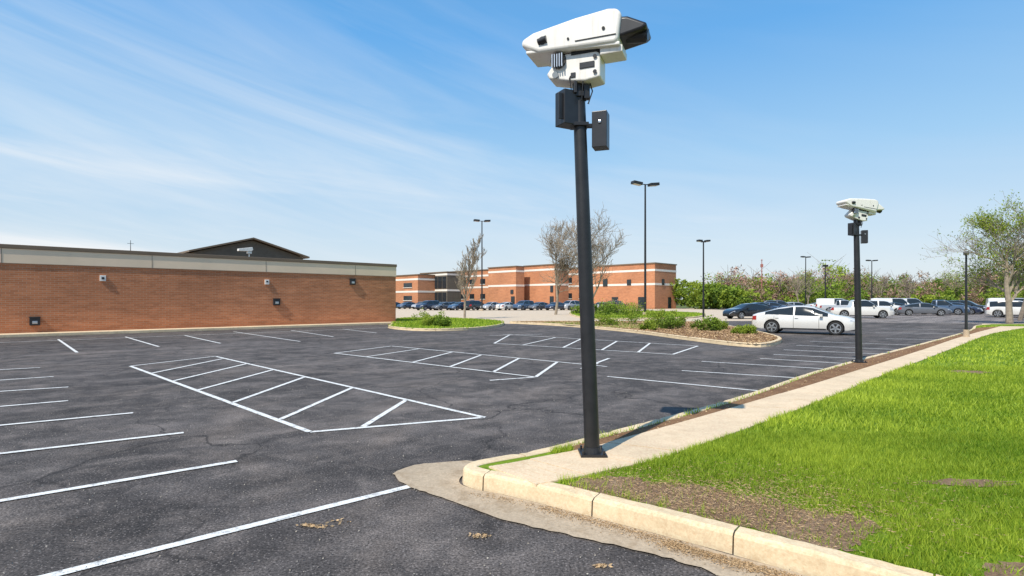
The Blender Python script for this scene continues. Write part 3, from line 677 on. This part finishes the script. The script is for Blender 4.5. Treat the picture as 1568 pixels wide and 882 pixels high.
# ------------------------------------------------------------------ cars
def car_data(kind,paint,name,dense=True):
    if kind=='sedan':
        top=[(-2.45,.66),(-2.40,.95),(-2.15,1.05),(-1.75,1.14),(-1.2,1.31),(-.5,1.43),(.0,1.44),(.45,1.38),(1.3,1.01),(1.9,.90),(2.25,.76),(2.40,.60),(2.45,.48)]
        belt=[(-2.45,.62),(-2.40,.88),(-1.6,.98),(0,.93),(1.25,.89),(1.9,.82),(2.25,.68),(2.40,.55),(2.45,.45)]
        gx=(-1.75,1.12); wf=(.5,1.27); wr=(-1.95,-1.15)
    elif kind=='suv':
        top=[(-2.35,.75),(-2.32,1.1),(-2.2,1.5),(-2.0,1.64),(-1,1.70),(.2,1.68),(.5,1.6),(1.2,1.16),(2.0,1.04),(2.25,.85),(2.35,.6)]
        belt=[(-2.35,.7),(-2.3,1.02),(-1.5,1.08),(0,1.05),(1.15,1.03),(2.0,.93),(2.25,.78),(2.35,.55)]
        gx=(-2.05,1.05); wf=(.5,1.18); wr=(-2.34,-2.1)
    elif kind=='van':
        top=[(-2.6,.9),(-2.58,1.6),(-2.5,1.95),(-2,2.02),(.9,2.0),(1.2,1.9),(1.9,1.25),(2.4,1.1),(2.55,.8),(2.6,.6)]
        belt=[(-2.6,.8),(-2.58,1.15),(0,1.15),(1.5,1.13),(2.3,1.0),(2.55,.75),(2.6,.55)]
        gx=(-.1,1.6); wf=(1.2,1.9); wr=(-3,-2.9)
    else:
        top=[(-2.7,.9),(-2.68,1.05),(-.95,1.06),(-.85,1.6),(-.7,1.74),(.3,1.76),(.55,1.68),(1.15,1.2),(2.2,1.1),(2.55,.95),(2.65,.65)]
        belt=[(-2.7,.85),(-2.66,1.02),(-1,1.03),(0,1.1),(1.15,1.08),(2.2,1.0),(2.55,.88),(2.65,.6)]
        gx=(-.75,1.05); wf=(.5,1.15); wr=(-.97,-.86)
    x0,x1=top[0][0],top[-1][0]; hw=.9 if kind=='sedan' else .97
    wid=[(x0,.60),(x0+.07,.74),(x0+.3,.85),(x0+.9,.90),(x1-1.0,.90),(x1-.45,.83),(x1-.15,.68),(x1,.48)]
    f=lambda T,x: float(np.interp(x,[p[0] for p in T],[p[1] for p in T]))
    wb=1.43 if kind in('sedan','suv') else 1.6; wr_=.335 if kind=='sedan' else .37; zw=wr_; AR=wr_+.05
    xs=list(np.linspace(x0,x1,74 if dense else 46)); seams=[]
    if dense:
        for s in (-1.32,-.42,.72): xs+= [s-.008,s+.008]; seams.append(s)
    for w in (-wb,wb):
        for a in np.linspace(-1,1,13 if dense else 9): xs.append(w+AR*math.sin(a*math.pi/2))
    xs=sorted(set(round(x,4) for x in xs))
    def zb(x):
        z=.24+ .1*max(0,(abs(x)-x1*.8)/(x1*.2))
        for w in(-wb,wb):
            if abs(x-w)<AR: z=max(z,zw+math.sqrt(AR*AR-(x-w)**2))
        return z
    mb=MB(); rows=[]
    for x in xs:
        W=f(wid,x)*hw/.9; zt=f(top,x); bl=min(f(belt,x),zt-.01); c=min(1,max(0,(zt-bl)/.42))
        wr2=W*(.90-.20*c); z0=min(zb(x),bl-.08)
        z1=max(.42,z0+.02); z2=max(.68 if kind=='sedan' else .75,z1+.02); z2=min(z2,bl-.03); z1=min(z1,z2-.015); z0=min(z0,z1-.01)
        half=[(W*.95,z0),(W*1.0,z1),(W*1.005,z2),(W*.965,bl),(wr2,zt-.055*c-.012),(wr2*.86,zt-.012*c-.004),(wr2*.45,zt-.001),(0,zt)]
        rows.append([(x,-a,b) for a,b in half]+[(x,a,b) for a,b in half[-2::-1]])
    n=len(rows[0])
    for r in rows: mb.v+=r
    for i in range(len(rows)-1):
        xm=(xs[i]+xs[i+1])/2; zt=f(top,xm); bl=f(belt,xm)
        for j in range(n-1):
            jj=j if j<7 else n-2-j
            mi=0
            if jj==3 and gx[0]<xm<gx[1] and zt-bl>.1:
                mi=1
                if abs(xm+.40)<.05: mi=0
            if jj in(5,6) and (wf[0]<xm<wf[1] or wr[0]<xm<wr[1]): mi=1
            if jj in(0,1,2) and any(abs(xm-s)<.009 for s in seams): mi=2
            if jj==2 and xm>x1-.42 and xm<x1-.03: mi=3
            if jj==2 and xm<x0+.28: mi=4
            if kind=='pickup' and xm<-1.05 and jj in(5,6): mi=2
            mb.f.append((i*n+j,i*n+j+1,(i+1)*n+j+1,(i+1)*n+j)); mb.m.append(mi)
    mb.f.append(tuple(range(n))); mb.m.append(0)
    mb.f.append(tuple((len(rows)-1)*n+k for k in range(n))[::-1]); mb.m.append(0)
    mb.box(((x0+x1)/2,0,.46),(x1-x0-.35,1.36,.44),2)
    mb.box((x1-.03,0,.40),(.08,.8,.12),2); mb.box((x0+.02,0,.62),(.06,.4,.12),5)
    for s in(-1,1): mb.box((0,s*hw*.955,.27),(2*wb-2*AR-.04,.05,.07),2)
    for s in(-1,1):
        mb.box((.82 if kind!='van' else 1.35,s*(hw+.06),f(belt,.8)+.06),(.14,.2,.12),0)
        if dense:
            for hx in(-.28,-1.18): mb.box((hx,s*(hw+.005),.80),(.16,.025,.022),5)
        for w in(-wb,wb):
            yo=s*(hw-.03)
            mb.tube([(w,yo-s*.20,zw),(w,yo-s*.02,zw),(w,yo,zw)],[wr_,wr_,wr_*.93],28 if dense else 14,6)
            mb.tube([(w,yo-s*.01,zw),(w,yo+s*.004,zw)],[wr_*.70,wr_*.68],24 if dense else 12,2)
            for k in range(5):
                a=k*2*math.pi/5+.3; R=Matrix.Rotation(a,3,'Y'); c=R@Vector((wr_*.34,0,0))
                mb.box((w+c.x,yo+s*.012,zw+c.z),(wr_*.66,.02,.075),5,R=R)
            mb.tube([(w,yo,zw),(w,yo+s*.02,zw)],[.06,.05],10,5)
            N=24; rr=[wr_*.72,wr_*.64]; vs=[(w+r*math.cos(2*math.pi*k/N),yo+s*.013,zw+r*math.sin(2*math.pi*k/N)) for r in rr for k in range(N)]
            mb.add(vs,[(k,(k+1)%N,N+(k+1)%N,N+k) for k in range(N)],5)
    return mb.obj(name,[paint,M['glass'],M['darkgap'],M['headlight'],M['tail'],M['rim'],M['tire']],smooth=28)
def paint(nm,c): return simple('car_paint_'+nm,c,.25,.15,.03,2,1.0)
P={k:paint(k,c) for k,c in dict(white=(.76,.74,.70),black=(.015,.016,.02),silver=(.45,.46,.48),blue=(.06,.10,.17),grey=(.13,.14,.16),red=(.3,.03,.03),tan=(.36,.31,.25),darkblue=(.025,.035,.07)).items()}
hero=car_data('sedan',P['white'],'parked_car'); hero.location=(15.1,28.6,0); hero.rotation_euler=(0,0,math.radians(-35))
bk=car_data('sedan',P['black'],'parked_car'); bk.location=(22.0,51.6,0); bk.rotation_euler=(0,0,math.radians(-165))
cache={}
def place(kind,pc,x,y,rot,name=None):
    key=(kind,pc)
    nm=name or {'van':'parked_van','pickup':'pickup_truck'}.get(kind,'parked_car')
    if key in cache:
        o=bpy.data.objects.new(nm,cache[key].data); COL.objects.link(o)
    else:
        o=car_data(kind,P[pc],nm,False); cache[key]=o
    o.location=(x,y,.005); o.rotation_euler=(0,0,math.radians(rot)); return o
R=random.Random(4)
cols=['darkblue','grey','blue','black','silver','white','blue','grey','darkblue','silver','grey','white','black']
for i,c in enumerate(cols):
    x=-14.5+i*2.75
    place('suv' if i%3==0 else 'sedan',c,x,96+R.uniform(-.5,.5)+ (0 if i<9 else 2),R.choice([-128,-132,52]))
for i,c in enumerate(['white','grey','black','blue','silver','tan','darkblue','white']):
    place('sedan',c,-30+i*3.0,111+R.uniform(-.5,.5),-125)
place('pickup','white',33.6,53.5,-18)
for (k,c,x,y,r) in [('sedan','blue',37.5,80,-20),('suv','grey',40.5,84,-20),('sedan','silver',44,86,-15),('sedan','darkblue',33,74,10),
    ('suv','white',44,66,-30),('van','white',52,76,-25),('van','silver',57,80,-35),('sedan','grey',46,62,-30),('pickup','blue',51,66,-40),('sedan','darkblue',54.5,68,-45),
    ('suv','black',58,71,-50),('sedan','black',49,72,150),('van','white',50,86,-30),('sedan','red',64,82,-30),('suv','grey',61,75,-50),('sedan','silver',56,62,-40),
    ('sedan','white',52,57,-30),('suv','white',50,55,-40),('van','white',64,71,-30),('pickup','silver',43,72,-30),('sedan','silver',47,93,0),('sedan','white',53,95,0),('sedan','blue',59,97,0),('sedan','white',-22.5,84,-120)]:
    place(k,c,x,y,r)

# ------------------------------------------------------------------ world / sun / camera
el=math.radians(50); sd=Vector((.60,.80,0)).normalized()
w=bpy.data.worlds.new('sky'); scene.world=w; w.use_nodes=True; nt=w.node_tree
bg=nt.nodes['Background']; sky=nt.nodes.new('ShaderNodeTexSky'); sky.sky_type='NISHITA'; sky.sun_disc=False
sky.sun_elevation=el; sky.sun_rotation=math.atan2(-sd.x,-sd.y); sky.air_density=1.0; sky.dust_density=.6; sky.ozone_density=2.0
tc=nt.nodes.new('ShaderNodeTexCoord')
sx=nt.nodes.new('ShaderNodeSeparateXYZ'); lnk(nt,tc.outputs['Generated'],sx.inputs[0])
S_=.12
grad=ramp(nt,sx.outputs[2],[(0.0,(.80,.85,.89)),(.10,(.64,.79,.92)),(.24,(.38,.66,.95)),(.42,(.15,.46,.91)),(.8,(.12,.30,.62))])
mul_=nt.nodes.new('ShaderNodeVectorMath'); mul_.operation='SCALE'; mul_.inputs['Scale'].default_value=1/S_; lnk(nt,grad,mul_.inputs[0])
base=mix(nt,.85,sky.outputs[0],mul_.outputs[0])
def streaks(tilt,scl,sc,off,lo,hi,mx,dist):
    vr=nt.nodes.new('ShaderNodeVectorRotate'); vr.rotation_type='Y_AXIS'; vr.inputs['Angle'].default_value=math.radians(tilt)
    lnk(nt,tc.outputs['Generated'],vr.inputs['Vector'])
    mp=nt.nodes.new('ShaderNodeMapping'); mp.inputs['Scale'].default_value=scl; mp.inputs['Location'].default_value=off; lnk(nt,vr.outputs[0],mp.inputs[0])
    return ramp(nt,noise(nt,mp.outputs[0],sc,8,.58,dist),[(lo,g3(0)),(hi,g3(mx))])
s1=streaks(-17,(.9,.9,8),1.3,(3.1,0,1.7),.43,.76,.55,.5)
s2=streaks(-6,(.8,.8,11),1.6,(7.3,2,5.2),.45,.72,.75,.7)
mr=nt.nodes.new('ShaderNodeMapRange'); mr.inputs[1].default_value=.5; mr.inputs[2].default_value=-.2; mr.inputs[3].default_value=.12; mr.inputs[4].default_value=1.0; lnk(nt,sx.outputs[0],mr.inputs[0])
mz=nt.nodes.new('ShaderNodeMapRange'); mz.inputs[1].default_value=.5; mz.inputs[2].default_value=.2; mz.inputs[3].default_value=.25; mz.inputs[4].default_value=1.0; lnk(nt,sx.outputs[2],mz.inputs[0])
mz2=nt.nodes.new('ShaderNodeMapRange'); mz2.inputs[1].default_value=.26; mz2.inputs[2].default_value=.12; mz2.inputs[3].default_value=0; mz2.inputs[4].default_value=1.0; lnk(nt,sx.outputs[2],mz2.inputs[0])
f1=mix(nt,1.0,s1,mz.outputs[0],'MULTIPLY'); f2=mix(nt,1.0,s2,mz2.outputs[0],'MULTIPLY')
fac=mix(nt,1.0,mix(nt,1.0,f1,f2,'ADD'),mr.outputs[0],'MULTIPLY')
c=mix(nt,fac,base,(.92/S_,.94/S_,.96/S_))
lnk(nt,c,bg.inputs['Color']); bg.inputs['Strength'].default_value=S_
sun=bpy.data.lights.new('sun','SUN'); sun.energy=4.9; sun.angle=math.radians(.5); sun.color=(1,.94,.83)
so=bpy.data.objects.new('sun',sun); COL.objects.link(so)
d=Vector((sd.x*math.cos(el),sd.y*math.cos(el),-math.sin(el))); so.rotation_euler=d.to_track_quat('-Z','Y').to_euler()
cam=bpy.data.cameras.new('camera'); co=bpy.data.objects.new('camera',cam); COL.objects.link(co)
co.location=(0,0,1.7); co.rotation_euler=(math.radians(90),0,0)
cam.sensor_width=36; cam.lens=850/1568*36; cam.shift_y=(460-441)/1568; cam.clip_end=3000; cam.clip_start=.05
scene.camera=co
scene.view_settings.view_transform='Standard'; scene.view_settings.look='None'; scene.view_settings.exposure=0
